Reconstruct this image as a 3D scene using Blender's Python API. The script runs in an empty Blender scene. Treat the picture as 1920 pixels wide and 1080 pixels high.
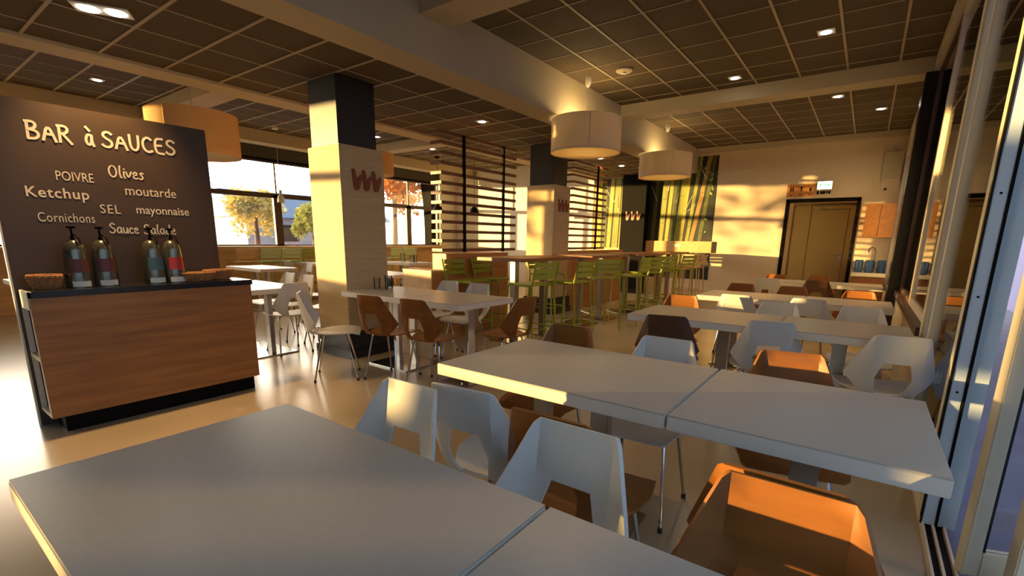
import bpy, bmesh, math, random
from mathutils import Vector, Matrix
random.seed(7)
SC = bpy.context.scene
COL = SC.collection
PI = math.pi
R = math.radians

# ------------------------------------------------------------------ camera
def make_camera():
    yaw, pitch, roll = R(36.08), R(12.13), R(-0.85)
    f = Vector((-math.sin(yaw)*math.cos(pitch), math.cos(yaw)*math.cos(pitch), -math.sin(pitch)))
    r = Vector((math.cos(yaw), math.sin(yaw), 0))
    d = f.cross(r)
    c, s = math.cos(roll), math.sin(roll)
    r2, d2 = c*r + s*d, -s*r + c*d
    m = Matrix(((r2.x, -d2.x, -f.x, 0), (r2.y, -d2.y, -f.y, 0), (r2.z, -d2.z, -f.z, 1.30), (0, 0, 0, 1)))
    cam = bpy.data.cameras.new('camera')
    cam.sensor_width = 36; cam.lens = 892/1920*36; cam.shift_y = 100/1920
    cam.clip_start = 0.02; cam.clip_end = 500
    o = bpy.data.objects.new('camera', cam); COL.objects.link(o)
    o.matrix_world = m
    SC.camera = o
make_camera()

# ------------------------------------------------------------------ exposure, sky, sun
SC.view_settings.view_transform = 'Standard'
SC.view_settings.look = 'None'
SC.view_settings.gamma = 1
SC.view_settings.use_curve_mapping = False
SC.view_settings.exposure = 0.45
SUN_TAN = 0.033                      # very low sun
SUN_AZ = R(51)                      # light travels towards (+sin, +cos)
SUN_W = 13.0
SKY_WARM, SKY_COOL = 11.0, 0.9

w = bpy.data.worlds.new('sky'); SC.world = w; w.use_nodes = True
nt = w.node_tree; nt.nodes.clear()
out = nt.nodes.new('ShaderNodeOutputWorld'); bg = nt.nodes.new('ShaderNodeBackground')
tc = nt.nodes.new('ShaderNodeTexCoord'); sep = nt.nodes.new('ShaderNodeSeparateXYZ')
def smath(op, a, b):
    n = nt.nodes.new('ShaderNodeMath'); n.operation = op; n.use_clamp = op == 'MULTIPLY'
    for k, v in enumerate((a, b)):
        if isinstance(v, (int, float)): n.inputs[k].default_value = v
        else: nt.links.new(v, n.inputs[k])
    return n.outputs[0]
mrx = nt.nodes.new('ShaderNodeMapRange'); mrx.inputs['From Min'].default_value = .35; mrx.inputs['From Max'].default_value = -.5
mrz = nt.nodes.new('ShaderNodeMapRange'); mrz.inputs['From Min'].default_value = .75; mrz.inputs['From Max'].default_value = .12
for q in (mrx, mrz): q.interpolation_type = 'SMOOTHSTEP'
nt.links.new(tc.outputs['Generated'], sep.inputs[0])
nt.links.new(sep.outputs['X'], mrx.inputs['Value']); nt.links.new(sep.outputs['Z'], mrz.inputs['Value'])
rampc = nt.nodes.new('ShaderNodeMix'); rampc.data_type = 'RGBA'; rampc.clamp_result = False
rampc.inputs[6].default_value = (.44*SKY_COOL, .68*SKY_COOL, 1.0*SKY_COOL, 1)
rampc.inputs[7].default_value = (1.0*SKY_WARM, .86*SKY_WARM, .66*SKY_WARM, 1)
nt.links.new(smath('MULTIPLY', mrx.outputs[0], mrz.outputs[0]), rampc.inputs[0])
nt.links.new(rampc.outputs[2], bg.inputs['Color'])
nt.links.new(bg.outputs[0], out.inputs[0])

sl = bpy.data.lights.new('sun', 'SUN'); sl.energy = SUN_W; sl.color = (1.0, .64, .22); sl.angle = R(0.53)
so = bpy.data.objects.new('sun', sl); COL.objects.link(so)
so.rotation_mode = 'QUATERNION'
so.rotation_quaternion = Vector((math.sin(SUN_AZ), math.cos(SUN_AZ), -SUN_TAN)).to_track_quat('-Z', 'Y')
so.location = (-30, -24, 6)

# ------------------------------------------------------------------ materials
def mat(name, col, rough=.5, metal=0, spec=.5, noise=None, wood=None, trans=0, emit=None, bump=0):
    m = bpy.data.materials.new(name); m.use_nodes = True
    n = m.node_tree; b = n.nodes['Principled BSDF']
    b.inputs['Base Color'].default_value = (*col, 1); b.inputs['Roughness'].default_value = rough
    b.inputs['Metallic'].default_value = metal; b.inputs['Specular IOR Level'].default_value = spec
    if emit:
        b.inputs['Emission Color'].default_value = (*emit[0], 1); b.inputs['Emission Strength'].default_value = emit[1]
    if noise or wood:
        t = n.nodes.new('ShaderNodeTexCoord'); mp = n.nodes.new('ShaderNodeMapping')
        n.links.new(t.outputs['Object'], mp.inputs[0])
        x = n.nodes.new('ShaderNodeTexNoise'); n.links.new(mp.outputs[0], x.inputs['Vector'])
        rp = n.nodes.new('ShaderNodeValToRGB'); n.links.new(x.outputs['Fac'], rp.inputs[0])
        if wood:
            mp.inputs['Scale'].default_value = wood[0]; amp = wood[1]
            x.inputs['Scale'].default_value = 1; x.inputs['Detail'].default_value = 6; x.inputs['Roughness'].default_value = .6
        else:
            x.inputs['Scale'].default_value = noise[0]; amp = noise[1]; x.inputs['Detail'].default_value = 4
        rp.color_ramp.elements[0].position = .3; rp.color_ramp.elements[1].position = .7
        rp.color_ramp.elements[0].color = tuple(c*(1-amp) for c in col) + (1,)
        rp.color_ramp.elements[1].color = tuple(min(1, c*(1+amp)) for c in col) + (1,)
        n.links.new(rp.outputs[0], b.inputs['Base Color'])
        if bump:
            bp = n.nodes.new('ShaderNodeBump'); bp.inputs['Strength'].default_value = bump
            n.links.new(x.outputs['Fac'], bp.inputs['Height']); n.links.new(bp.outputs[0], b.inputs['Normal'])
    if trans:
        tr = n.nodes.new('ShaderNodeBsdfTranslucent'); tr.inputs[0].default_value = (*col, 1)
        mx = n.nodes.new('ShaderNodeMixShader'); mx.inputs[0].default_value = trans
        o = n.nodes['Material Output']
        n.links.new(b.outputs[0], mx.inputs[1]); n.links.new(tr.outputs[0], mx.inputs[2]); n.links.new(mx.outputs[0], o.inputs[0])
    return m

def glass_mat(name, tint=(1, 1, 1), ior=1.45):
    m = bpy.data.materials.new(name); m.use_nodes = True
    n = m.node_tree; n.nodes.clear()
    o = n.nodes.new('ShaderNodeOutputMaterial'); mx = n.nodes.new('ShaderNodeMixShader')
    tr = n.nodes.new('ShaderNodeBsdfTransparent'); tr.inputs[0].default_value = (*tint, 1)
    gl = n.nodes.new('ShaderNodeBsdfGlossy'); gl.inputs['Roughness'].default_value = .0
    fr = n.nodes.new('ShaderNodeFresnel'); fr.inputs[0].default_value = ior
    n.links.new(fr.outputs[0], mx.inputs[0]); n.links.new(tr.outputs[0], mx.inputs[1]); n.links.new(gl.outputs[0], mx.inputs[2])
    n.links.new(mx.outputs[0], o.inputs[0])
    return m

M = dict(
    floor=mat('resin_floor', (.40, .325, .215), .22, noise=(1.3, .10)),
    tile=mat('ceiling_tile', (.095, .066, .034), .9, noise=(40, .08)),
    tbar=mat('ceiling_bar', (.42, .33, .20), .6),
    beam=mat('beam_plaster', (.50, .42, .27), .8, noise=(3, .04)),
    wall=mat('wall_plaster', (.62, .50, .33), .85, noise=(2.5, .04)),
    whitewall=mat('white_wall', (.78, .74, .64), .85, noise=(2.5, .03)),
    top=mat('table_laminate', (.40, .37, .32), .36, noise=(55, .03)),
    edge=mat('table_edge', (.62, .58, .50), .45),
    steel=mat('brushed_steel', (.50, .48, .45), .32, metal=1),
    plate=mat('base_steel', (.42, .42, .42), .18, metal=1),
    chrome=mat('chrome', (.62, .62, .62), .10, metal=1),
    rubber=mat('rubber', (.02, .02, .02), .7),
    white=mat('white_shell', (.57, .55, .50), .45, spec=.35),
    brown=mat('brown_shell', (.24, .088, .018), .42, spec=.25, wood=((3, 22, 22), .16)),
    dark=mat('dark_shell', (.10, .045, .022), .4),
    green=mat('green_metal', (.30, .33, .025), .38),
    pale=mat('pale_green_metal', (.45, .60, .30), .4),
    woodc=mat('counter_wood', (.32, .13, .028), .45, wood=((14, 1.6, 22), .28)),
    woodt=mat('light_wood', (.60, .37, .15), .5, wood=((10, 1.2, 18), .16)),
    woodx=mat('orange_wood', (.50, .20, .045), .45, wood=((14, 1.4, 20), .2)),
    slat=mat('slat_wood', (.22, .08, .025), .45, wood=((18, 1.2, 18), .25)),
    dkpaint=mat('dark_brown_paint', (.016, .012, .008), .42, spec=.5),
    black=mat('black_matt', (.007, .006, .005), .6, spec=.06),
    blackg=mat('black_gloss', (.012, .011, .011), .22),
    clad=mat('column_cladding', (.60, .44, .22), .7, wood=((1.5, 1.5, 30), .10)),
    rust=mat('rust_red', (.26, .06, .015), .6),
    pinkish=mat('copper_relief', (.55, .28, .17), .5),
    board=mat('board_brown', (.060, .034, .012), .5, noise=(4, .05)),
    chalk=mat('cream_lettering', (.72, .62, .44), .7),
    cream=mat('cream_laminate', (.70, .64, .50), .5),
    niche=mat('niche_brown', (.10, .035, .018), .6),
    shade=mat('lamp_fabric', (.72, .60, .38), .8, noise=(60, .03), trans=.20),
    shade_sunlit=mat('sunlit_lamp_fabric', (.80, .50, .19), .8, trans=.3),  # cream shade with the sun's glow put into its orange colour
    diff=mat('lamp_diffuser', (.85, .72, .45), .6, trans=.35),
    flex=mat('lamp_cord', (.45, .42, .36), .6),
    alu=mat('cream_frame', (.60, .53, .38), .4),
    alub=mat('grey_aluminium', (.45, .55, .66), .4),
    framed=mat('dark_frame', (.07, .035, .018), .45),
    blind=mat('dark_blind', (.05, .042, .03), .7),
    doorm=mat('door_paint', (.46, .36, .17), .5),
    bamb_bg=mat('print_shadow_green', (.012, .014, .006), .6, noise=(6, .6)),
    bam1=mat('print_bamboo_green', (.25, .26, .03), .6, wood=((30, 30, 2), .35)),
    bam2=mat('print_bamboo_yellow', (.40, .32, .04), .6, wood=((30, 30, 2), .3)),
    bam3=mat('print_bamboo_dark', (.085, .10, .015), .6, wood=((30, 30, 2), .4)),
    bam4=mat('print_bamboo_tan', (.30, .18, .045), .6, wood=((30, 30, 2), .3)),
    leaf=mat('print_leaf', (.30, .42, .06), .6),
    twig=mat('print_twig', (.60, .58, .42), .6),
    spot=mat('downlight_glow', (.9, .9, .9), .4, emit=((1, .93, .82), 30)),
    exitm=mat('exit_glow', (.9, 1, .8), .4, emit=((.95, 1, .6), 6)),
    exitg=mat('exit_green', (.08, .45, .15), .4, emit=((.15, .8, .25), 1)),
    can=mat('dispenser_steel', (.16, .16, .12), .20, metal=.75),
    red=mat('label_red', (.50, .03, .02), .5),
    dred=mat('label_dark_red', (.13, .03, .018), .5),
    teal=mat('label_teal', (.06, .14, .15), .5),
    paper=mat('label_paper', (.75, .72, .60), .6),
    wicker=mat('wicker', (.36, .16, .05), .7, wood=((60, 60, 30), .4)),
    blue=mat('blue_plastic', (.04, .10, .22), .3),
    glass=glass_mat('window_glass'),
    cup=glass_mat('drinking_glass', (.93, .95, .95)),
    pave=mat('paving', (.16, .165, .24), .8, noise=(3, .15)),
    lilac=mat('lilac_render', (.12, .125, .30), .8, noise=(2, .05)),
    pier=mat('pale_pier', (.50, .62, .70), .7),
    bark=mat('bark', (.12, .07, .04), .9, noise=(12, .3)),
    leafo=mat('autumn_leaves', (.62, .26, .06), .8, noise=(4, .45), trans=.3),
    leafg=mat('green_leaves', (.34, .36, .10), .8, noise=(4, .45), trans=.3),
    leafy=mat('yellow_leaves', (.62, .50, .16), .8, noise=(4, .45), trans=.3),
    roof=mat('slate_roof', (.25, .32, .40), .7, noise=(5, .1)),
    render=mat('house_render', (.62, .55, .48), .8, noise=(2, .06)),
)

# ------------------------------------------------------------------ mesh helpers
class MB:
    def __init__(s): s.bm = bmesh.new()
    def poly(s, pts, sm=False):
        f = s.bm.faces.new([s.bm.verts.new(p) for p in pts]); f.smooth = sm; return s
    def box(s, x0, x1, y0, y1, z0, z1, bev=0):
        b = bmesh.new()
        bmesh.ops.create_cube(b, size=1)
        for v in b.verts:
            v.co = Vector((x0 if v.co.x < 0 else x1, y0 if v.co.y < 0 else y1, z0 if v.co.z < 0 else z1))
        if bev: bmesh.ops.bevel(b, geom=list(b.edges), offset=bev, segments=2, affect='EDGES')
        return s.add(b)
    def add(s, b):
        me = bpy.data.meshes.new('tmp'); b.to_mesh(me); b.free(); s.bm.from_mesh(me); bpy.data.meshes.remove(me); return s
    def tube(s, pts, r, n=8, r1=None, closed=False):
        pts = [Vector(p) for p in pts]; k = len(pts); rings = []
        up = Vector((0, 0, 1)); prev = None
        for i, p in enumerate(pts):
            a = pts[(i-1) % k] if (i or closed) else p
            c = pts[(i+1) % k] if (i < k-1 or closed) else p
            t = (c-a).normalized()
            if prev is None:
                ref = up if abs(t.z) < .9 else Vector((1, 0, 0))
                u = t.cross(ref).normalized()
            else:
                u = (prev - t*prev.dot(t)).normalized()
            prev = u; v = t.cross(u)
            rr = r if r1 is None else r + (r1-r)*i/(k-1)
            rings.append([s.bm.verts.new(p + (u*math.cos(q*2*PI/n) + v*math.sin(q*2*PI/n))*rr) for q in range(n)])
        m = k if closed else k-1
        for i in range(m):
            A, B = rings[i], rings[(i+1) % k]
            for q in range(n):
                f = s.bm.faces.new((A[q], A[(q+1) % n], B[(q+1) % n], B[q])); f.smooth = True
        if not closed:
            s.bm.faces.new(rings[0][::-1]); s.bm.faces.new(rings[-1])
        return s
    def lathe(s, prof, c=(0, 0, 0), n=32, ex=1, ey=1, cap=(True, True), a0=0, a1=2*PI):
        full = abs(a1-a0-2*PI) < 1e-6
        cols = n if full else n+1
        rings = [[s.bm.verts.new((c[0]+r*ex*math.cos(a0+(a1-a0)*q/n), c[1]+r*ey*math.sin(a0+(a1-a0)*q/n), c[2]+z)) for q in range(cols)] for r, z in prof]
        for i in range(len(prof)-1):
            for q in range(n):
                q2 = (q+1) % cols if full else q+1
                f = s.bm.faces.new((rings[i][q], rings[i][q2], rings[i+1][q2], rings[i+1][q])); f.smooth = True
        if full:
            if cap[0]: s.bm.faces.new(rings[0][::-1])
            if cap[1]: s.bm.faces.new(rings[-1])
        return s
    def prism(s, pts, d):
        """extrude polygon (list of 3d pts) along vector d"""
        d = Vector(d); A = [s.bm.verts.new(p) for p in pts]; B = [s.bm.verts.new(Vector(p)+d) for p in pts]
        n = len(pts); s.bm.faces.new(A[::-1]); s.bm.faces.new(B)
        for i in range(n): s.bm.faces.new((A[i], A[(i+1) % n], B[(i+1) % n], B[i]))
        return s

def part(name, mb, m, parent=None, kind=None):
    bmesh.ops.recalc_face_normals(mb.bm, faces=list(mb.bm.faces))
    me = bpy.data.meshes.new(name); mb.bm.to_mesh(me); mb.bm.free()
    mt = M[m] if isinstance(m, str) else m
    me.materials.append(mt)
    me.set_sharp_from_angle(angle=R(40))
    o = bpy.data.objects.new(name, me); COL.objects.link(o)
    if parent: o.parent = parent
    if kind: o['kind'] = kind
    return o
def struct(name, mb, m, parent=None):
    return part(name, mb, m, parent, None if parent else 'structure')
def tag(o, label, cat, group=None):
    o['label'] = label; o['category'] = cat
    if group: o['group'] = group
    return o
def thing(name, label, cat, loc=(0, 0, 0), rot=0, group=None):
    o = bpy.data.objects.new(name, None); COL.objects.link(o); o.empty_display_size = .1
    o.location = loc; o.rotation_euler = (0, 0, rot)
    return tag(o, label, cat, group)
def dup(root, loc, rot, label, group=None):
    r = root.copy(); COL.objects.link(r); r.location = loc; r.rotation_euler = (0, 0, rot); r['label'] = label
    if group: r['group'] = group
    for ch in list(root.children):
        c = ch.copy(); COL.objects.link(c); c.parent = r
        for g in list(ch.children):
            d = g.copy(); COL.objects.link(d); d.parent = c
    return r

# ------------------------------------------------------------------ room shell
CL, CR = 2.88, 3.36                 # lower central ceiling, upper ceilings
YF, YB = 11.8, -11.0
XR, XL = 0.40, -11.0
struct('floor', MB().box(-11.2, .47, YB-.2, YF+1.2, -.1, 0), 'floor')
struct('ceiling', MB().box(-3.42, .5, YB-.2, YF+.2, CR, CR+.1).box(-6.0, -3.7, YB-.2, YF+.2, CL, CL+.1).box(-11.2, -5.8, YB-.2, YF+.2, CR, CR+.1), 'tile')
g = MB()
y = 4.15-.515*20
while y < YF:
    if y > YB: g.box(-3.40, .42, y-.006, y+.006, CR-.006, CR-.0005)
    y += .515
for k in range(8):
    x = -2.955+.495*k
    if x < .4: g.box(x-.011, x+.011, YB, YF, CR-.008, CR-.0005)
y = 2.09-.5*16
while y < YF:
    if y > YB: g.box(-5.80, -3.74, y-.012, y+.012, CL-.008, CL-.0005)
    y += .5
for x in (-4.30, -4.86, -5.42): g.box(x-.007, x+.007, YB, YF, CL-.006, CL-.0005)
y = 1.65-.5*15
while y < YF:
    if y > YB: g.box(-10.2, -6.1, y-.015, y+.015, CR-.008, CR-.0005)
    y += .5
for k in range(9): g.box(-10.1+.5*k-.007, -10.1+.5*k+.007, YB, YF, CR-.006, CR-.0005)
struct('trim_1', g, 'tbar')
struct('trim_2', MB().box(-3.755, -3.40, YB, YF, 2.85, CR+.05), 'beam')           # main long beam
struct('trim_3', MB().box(-6.10, -5.78, YB, YF, 2.85, CR+.05), 'beam')            # second long beam
for k, (y0, y1) in enumerate(((-1.0, -.65), (3.22, 3.58), (7.46, 7.79))):
    struct('trim_%d' % (4+k), MB().box(-3.41, .42, y0, y1, 3.19, CR+.03), 'beam')
    struct('trim_%d' % (7+k), MB().box(-10.2, -6.09, y0, y1, 3.19, CR+.03), 'beam')
struct('trim_10', MB().box(-10.45, -10.1, YB, YF, 3.13, CR+.03), 'beam')           # header before the left windows
struct('trim_11', MB().box(-11.0, -10.44, YB, YF, 3.27, CR+.03), 'beam')
struct('trim_12', MB().box(-3.41, .42, YF-.12, YF, 3.26, CR+.02), 'beam')

# far wall with doorway
DX0, DX1, DZ = -1.48, -.25, 2.17
struct('wall_far', MB().box(-3.3, DX0, YF, YF+.2, 0, CR).box(DX1, .6, YF, YF+.2, 0, CR).box(DX0, DX1, YF, YF+.2, DZ, CR).box(-6.0, -3.3, YF, YF+.2, 0, CR), 'wall')
struct('wall_recess', MB().box(DX0-.1, DX0, YF+.2, YF+1.2, 0, 2.6).box(DX1, DX1+.1, YF+.2, YF+1.2, 0, 2.6).box(DX0-.1, DX1+.1, YF+.2, YF+1.2, DZ, DZ+.1).box(DX0-.1, DX1+.1, YF+1.1, YF+1.2, 0, 2.6), 'wall')
struct('wall_far_left', MB().box(-11.2, -6.0, YF, YF+.2, 0, CR), 'whitewall')
struct('wall_back', MB().box(-11.2, .6, YB-.2, YB, 0, CR), 'wall')
struct('trim_13', MB().box(DX0-.03, DX0+.035, YF-.02, YF+.1, 0, DZ+.03).box(DX1-.035, DX1+.03, YF-.02, YF+.1, 0, DZ+.03).box(DX0-.03, DX1+.03, YF-.02, YF+.1, DZ-.04, DZ+.03), 'black')
YD = YF+.9
d = struct('door_1', MB().box(DX0+.03, DX1-.03, YD+.16, YD+.19, 0, DZ-.03).box(DX0+.04, -1.12, YD+.125, YD+.16, 0, DZ-.05, .004).box(-1.11, -.42, YD+.11, YD+.16, 0.01, 2.03, .005).box(-.41, DX1-.04, YD+.09, YD+.16, 0, DZ-.05, .004).box(-1.11, -.41, YD+.09, YD+.16, 2.04, DZ-.05, .004), 'doorm')
struct('door_handle', MB().box(-.50, -.455, YD+.095, YD+.11, .93, 1.12, .004).tube([(-.478, YD+.10, 1.05), (-.478, YD+.055, 1.05), (-.60, YD+.055, 1.05)], .009), 'steel', d)
struct('door_closer', MB().box(-.95, -.85, YD+.06, YD+.10, 2.06, 2.10, .004).tube([(-.9, YD+.075, 2.06), (-.9, YD+.07, 2.04)], .02), 'steel', d)

# left window wall
struct('wall_left', MB().box(-11.2, XL, YB, YF, 0, 1.05).box(-11.2, XL, YB, YF, 3.27, CR).box(-11.2, -10.9, 11.05, YF, 0, CR).box(-11.2, -10.98, YB, -8.1, 0, CR).box(-11.2, -10.92, -7.5, -7.0, 0, CR).box(-11.2, -10.92, -5.9, -4.95, 0, CR), 'whitewall')  # includes out-of-view piers placed to shape the incoming sun
struct('trim_14', MB().box(-10.98, -10.60, -4.5, 11.0, 1.02, 1.07), 'woodt')      # window bench board
struct('trim_15', MB().box(-10.98, -10.90, -4.5, 11.0, 0.0, 1.02), 'woodt')
bounds = [-8.1, -7.5, -7.0, -5.9, -4.95, -2.9, -.4, 1.9, 3.9, 5.92, 7.9, 9.85, 11.05]
for i in range(len(bounds)-1):
    y0, y1 = bounds[i], bounds[i+1]
    if i in (1, 3): continue
    wd = .09 if i % 2 == 0 else .05
    fr = MB().box(-11.05, -10.98, y0, y1, 2.13, 2.23).box(-11.05, -10.98, y0, y1, 1.05, 1.10).box(-11.05, -10.98, y0, y1, 2.88, 2.93)
    fr.box(-11.05, -10.98, y1-wd, y1+wd*.9, 1.05, 2.2).box(-11.04, -11.0, y1-.02, y1+.015, 2.2, 2.9)
    if i == 2: fr.box(-11.03, -11.02, y0+.2, -6.38, 1.215, 2.14).box(-11.03, -11.02, -6.38, y1-.04, 1.28, 2.14)  # opaque panel added to this unseen bay to stop the sun
    f = struct('window_%d' % (i+1), fr, 'framed')
    struct('pane', MB().box(-11.025, -11.017, y0, y1-.02, 1.08, 2.15), 'glass', f)
    struct('pane', MB().box(-11.025, -11.017, y0, y1-.02, 2.22, 2.89), 'glass', f)
for k, (y0, y1, drop) in enumerate(((-4.5, -.5, 0), (-.4, 1.76, 0), (1.80, 2.82, .52), (2.86, 3.8, 0), (4.0, 7.8, 0), (8.0, 11.0, 0))):
    b = thing('roller_blind', ['dark rolled-up blind above the left windows, nearest the camera end', 'dark rolled-up blind over the left windows behind the menu board, left part', 'unseen dark blind behind the menu board, lowered to shade the farther pillar', 'short dark rolled-up blind over the left windows at the menu board edge', 'dark rolled-up blind over the left windows seen left of the front pillar', 'dark rolled-up blind over the left windows between front pillar and slat screen'][k], 'blind', (-10.9, (y0+y1)/2, 2.90), 0, 'roller blinds over the left windows')
    part('cassette', MB().box(-.06, .06, y0-(y0+y1)/2, y1-(y0+y1)/2, 0.05, .36, .01), 'blind', b)
    part('bottom_bar', MB().box(-.02, .02, y0-(y0+y1)/2+.03, y1-(y0+y1)/2-.03, -drop, .05-drop, .004), 'black', b)
    if drop: part('fabric', MB().box(-.006, .0, y0-(y0+y1)/2+.03, y1-(y0+y1)/2-.03, -drop+.05, .06), 'blind', b)  # unseen drop, added to keep the sun off the farther pillar top

# right window wall
struct('wall_right', MB().box(.36, .46, 4.15, 7.40, 0, .70).box(.34, .5, 7.9, YF, 2.86, CR).box(.34, .5, 7.9, YF, 0, .45).box(.40, .52, YB, YF, 3.26, CR), 'wall')
struct('trim_16', MB().box(.335, .47, 4.15, 7.40, .70, .76), 'framed')
struct('trim_17', MB().box(.33, .40, 3.0, 7.4, 3.20, CR), 'alu')
struct('trim_18', MB().box(.345, .52, 11.55, YF, 0, CR).box(.345, .5, 8.35, 8.5, .45, 2.86).box(.345, .5, 10.0, 10.12, .45, 2.86), 'alu')
tr = MB().box(.375, .47, -3.2, 3.95, .0, .012).box(.378, .388, -3.2, 3.95, .012, .03).box(.415, .425, -3.2, 3.95, .012, .03).box(.455, .465, -3.2, 3.95, .012, .03)
struct('trim_19', tr, 'alu')
struct('trim_20', MB().box(.390, .413, -3.2, 2.8, .012, .016).box(.428, .452, -3.2, 2.8, .012, .016), 'black')
def leaf_window(n, y0, y1, z0, z1, x=.40, t=.045, s=.075, m='alu'):
    f = MB().box(x-t/2, x+t/2, y0, y0+s, z0, z1, .004).box(x-t/2, x+t/2, y1-s, y1, z0, z1, .004).box(x-t/2, x+t/2, y0+s, y1-s, z0, z0+s, .004).box(x-t/2, x+t/2, y0+s, y1-s, z1-s, z1, .004)
    o = struct('window_%d' % n, f, m)
    struct('pane', MB().box(x-.004, x+.004, y0+s, y1-s, z0+s, z1-s), 'glass', o)
    return o
w9 = leaf_window(11, 2.84, 3.92, .03, 3.20)
struct('gasket', MB().box(.378, .422, 2.828, 2.84, .03, 3.2), 'blackg', w9)
leaf_window(12, 4.22, 5.75, .76, 3.20, s=.06)
leaf_window(13, 5.78, 7.38, .76, 3.20, s=.05, m='framed')
leaf_window(14, 7.92, 9.95, .45, 2.86, x=.42, s=.06)
leaf_window(15, 10.0, 11.6, .45, 2.86, x=.42, s=.06)
leaf_window(16, -3.1, -.9, .03, 3.20)
struct('trim_21', MB().box(.352, .425, 3.97, 4.10, .0, 3.26, .012), 'alu')          # round-cornered post
jb = struct('trim_22', MB().box(.380, .426, 2.775, 2.828, .02, 3.20, .003), 'alub')
struct('bead', MB().box(.426, .436, 2.77, 2.79, .02, 3.2).box(.374, .380, 2.77, 2.79, .02, 3.2), 'black', jb)
for k in range(7):
    struct('screw', MB().lathe([(.005, 0), (.005, .003), (.0, .003)], (0, 0, 0), 10), 'black', jb).matrix_world = Matrix.Translation((.404, 2.7755, .25+.42*k)) @ Matrix.Rotation(PI/2, 4, 'X')
struct('trim_23', MB().box(.436, .498, 2.785, 2.95, .02, 3.26), 'pier')
struct('trim_24', MB().box(.36, .52, YB, -3.15, 0, 3.26), 'alu')

# folded-out glass door leaves
def door_leaf(p0, p1, label):
    a = Vector(p0); b = Vector(p1); c = (a+b)/2
    o = thing('folding_door_leaf', label, 'door', (c.x, c.y, 0), math.atan2(b.y-a.y, b.x-a.x), 'folded glass door leaves')
    L = (b-a).length/2
    for q in (-L, L-.055): part('stile', MB().box(q, q+.055, -.024, .024, .03, 3.1, .004), 'alu', o)
    for z in (.03, 3.0): part('rail', MB().box(-L+.055, L-.055, -.024, .024, z, z+.1, .004), 'alu', o)
    part('pane', MB().box(-L+.055, L-.055, -.005, .005, .13, 3.0), 'glass', o)
    part('gasket', MB().box(-L+.055, -L+.07, -.012, .012, .13, 3.0), 'blackg', o)
    return o
door_leaf((.462, 2.41), (1.25, 2.70), 'glass door leaf folded outwards, farther one, cream stile beside the purple strip')
door_leaf((.505, 2.02), (1.30, 2.30), 'glass door leaf folded outwards at the right frame edge, nearer one')

# black pilasters
p = thing('black_pilaster', 'tall black pilaster against the right window wall', 'pillar', (.44, 7.65, 0))
part('shaft', MB().box(-.175, .31, -.245, .235, .1, 3.185, .004), 'blackg', p)
part('plinth', MB().box(-.18, .315, -.248, .238, 0, .1, .004), 'black', p)
p = thing('black_pilaster', 'black pilaster between the two bamboo murals with copper motifs', 'pillar', (-4.78, YF-.13, 0))
part('shaft', MB().box(-.31, .31, -.13, .13, .12, CL, .004), 'black', p)
part('plinth', MB().box(-.33, .33, -.15, .13, 0, .12, .006), 'blackg', p)

def motif(mb, cx, cz, s, face):
    """little hooked motif: a thick drop with a side branch, in relief"""
    a = [(-.24, .52), (-.08, .55), (0, .30), (.02, .08), (.26, .22), (.30, .30), (.36, .12), (.20, -.36), (.12, -.50), (-.06, -.52), (-.16, -.40), (-.2, .1)]
    pts = [face(cx+u*s, cz+v*s) for u, v in a]
    d = Vector(face(0, 0, 1)) - Vector(face(0, 0, 0))
    mb.prism(pts, d*.012)
for k in range(3):
    mb = MB(); motif(mb, -.14+.14*k, 1.90, .20, lambda u, v, n=0: (u, -.13-n, v)); part('motif', mb, 'pinkish', p)

def pillar(y0, label):
    o = thing('pillar', label, 'pillar', (-4.675, y0, 0))
    part('black_top', MB().box(-.25, .225, .03, .50, 2.2, CL, .003), 'dkpaint', o)
    part('cladding', MB().box(-.285, .275, 0, .55, .28, 2.215, .006), 'clad', o)
    part('plinth', MB().box(-.30, .325, -.035, .585, .10, .285, .008), 'blackg', o)
    part('plinth_foot', MB().box(-.31, .345, -.05, .60, 0, .10, .006), 'blackg', o)
    for k in range(3):
        mb = MB(); motif(mb, .18+.125*k, 1.88, .20, lambda u, v, n=0: (.275+n, u, v)); part('motif', mb, 'rust', o)
    return o
pillar(3.05, 'nearest square pillar, pale clad below and black above, beside the sauce bar')
pillar(7.19, 'farther square pillar, pale clad below and black above, behind the first slat screen')

# ------------------------------------------------------------------ tables
def table(x0, x1, y0, y1, label, posts, z=.75, topm='top', thick=.052, group='white-topped dining tables', name='dining_table', basew=.27):
    cx, cy = (x0+x1)/2, (y0+y1)/2
    o = thing(name, label, 'table', (cx, cy, 0), 0, group)
    a, b = (x1-x0)/2, (y1-y0)/2
    t = part('tabletop', MB().box(-a, a, -b, b, z-thick, z-.004, .003), 'edge' if topm == 'top' else topm, o)
    part('top_surface', MB().box(-a+.002, a-.002, -b+.002, b-.002, z-.005, z), topm, t)
    for px in posts:
        part('post', MB().box(px-.042, px+.042, -.025, .025, .012, z-thick+.002, .003), 'steel', o)
    pm, pw = (max(posts)+min(posts))/2, (max(posts)-min(posts))/2+.16
    part('base_plate', MB().box(pm-pw, pm+pw, -basew, basew*.85, 0, .014, .003), 'plate', o)
    return o
table(-1.500, -.475, .125, .785, 'largest foreground table at bottom left, long grey top', (-.15, .15))
table(-.466, .245, .125, .785, 'foreground table end piece cut by the bottom frame edge', (0,))
table(-1.490, -.458, 1.475, 2.195, 'left table of the second row, sunlit yellow front edge', (-.17, .13))
table(-.450, .245, 1.475, 2.200, 'square right-hand table of the second row, next to the open glass door', (.03,))
table(-1.430, -.430, 3.475, 4.165, 'left table of the third row, past the second-row tables', (-.14, .14))
table(-.424, .305, 3.485, 4.180, 'right table of the third row, end against the right window', (0,))
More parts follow.
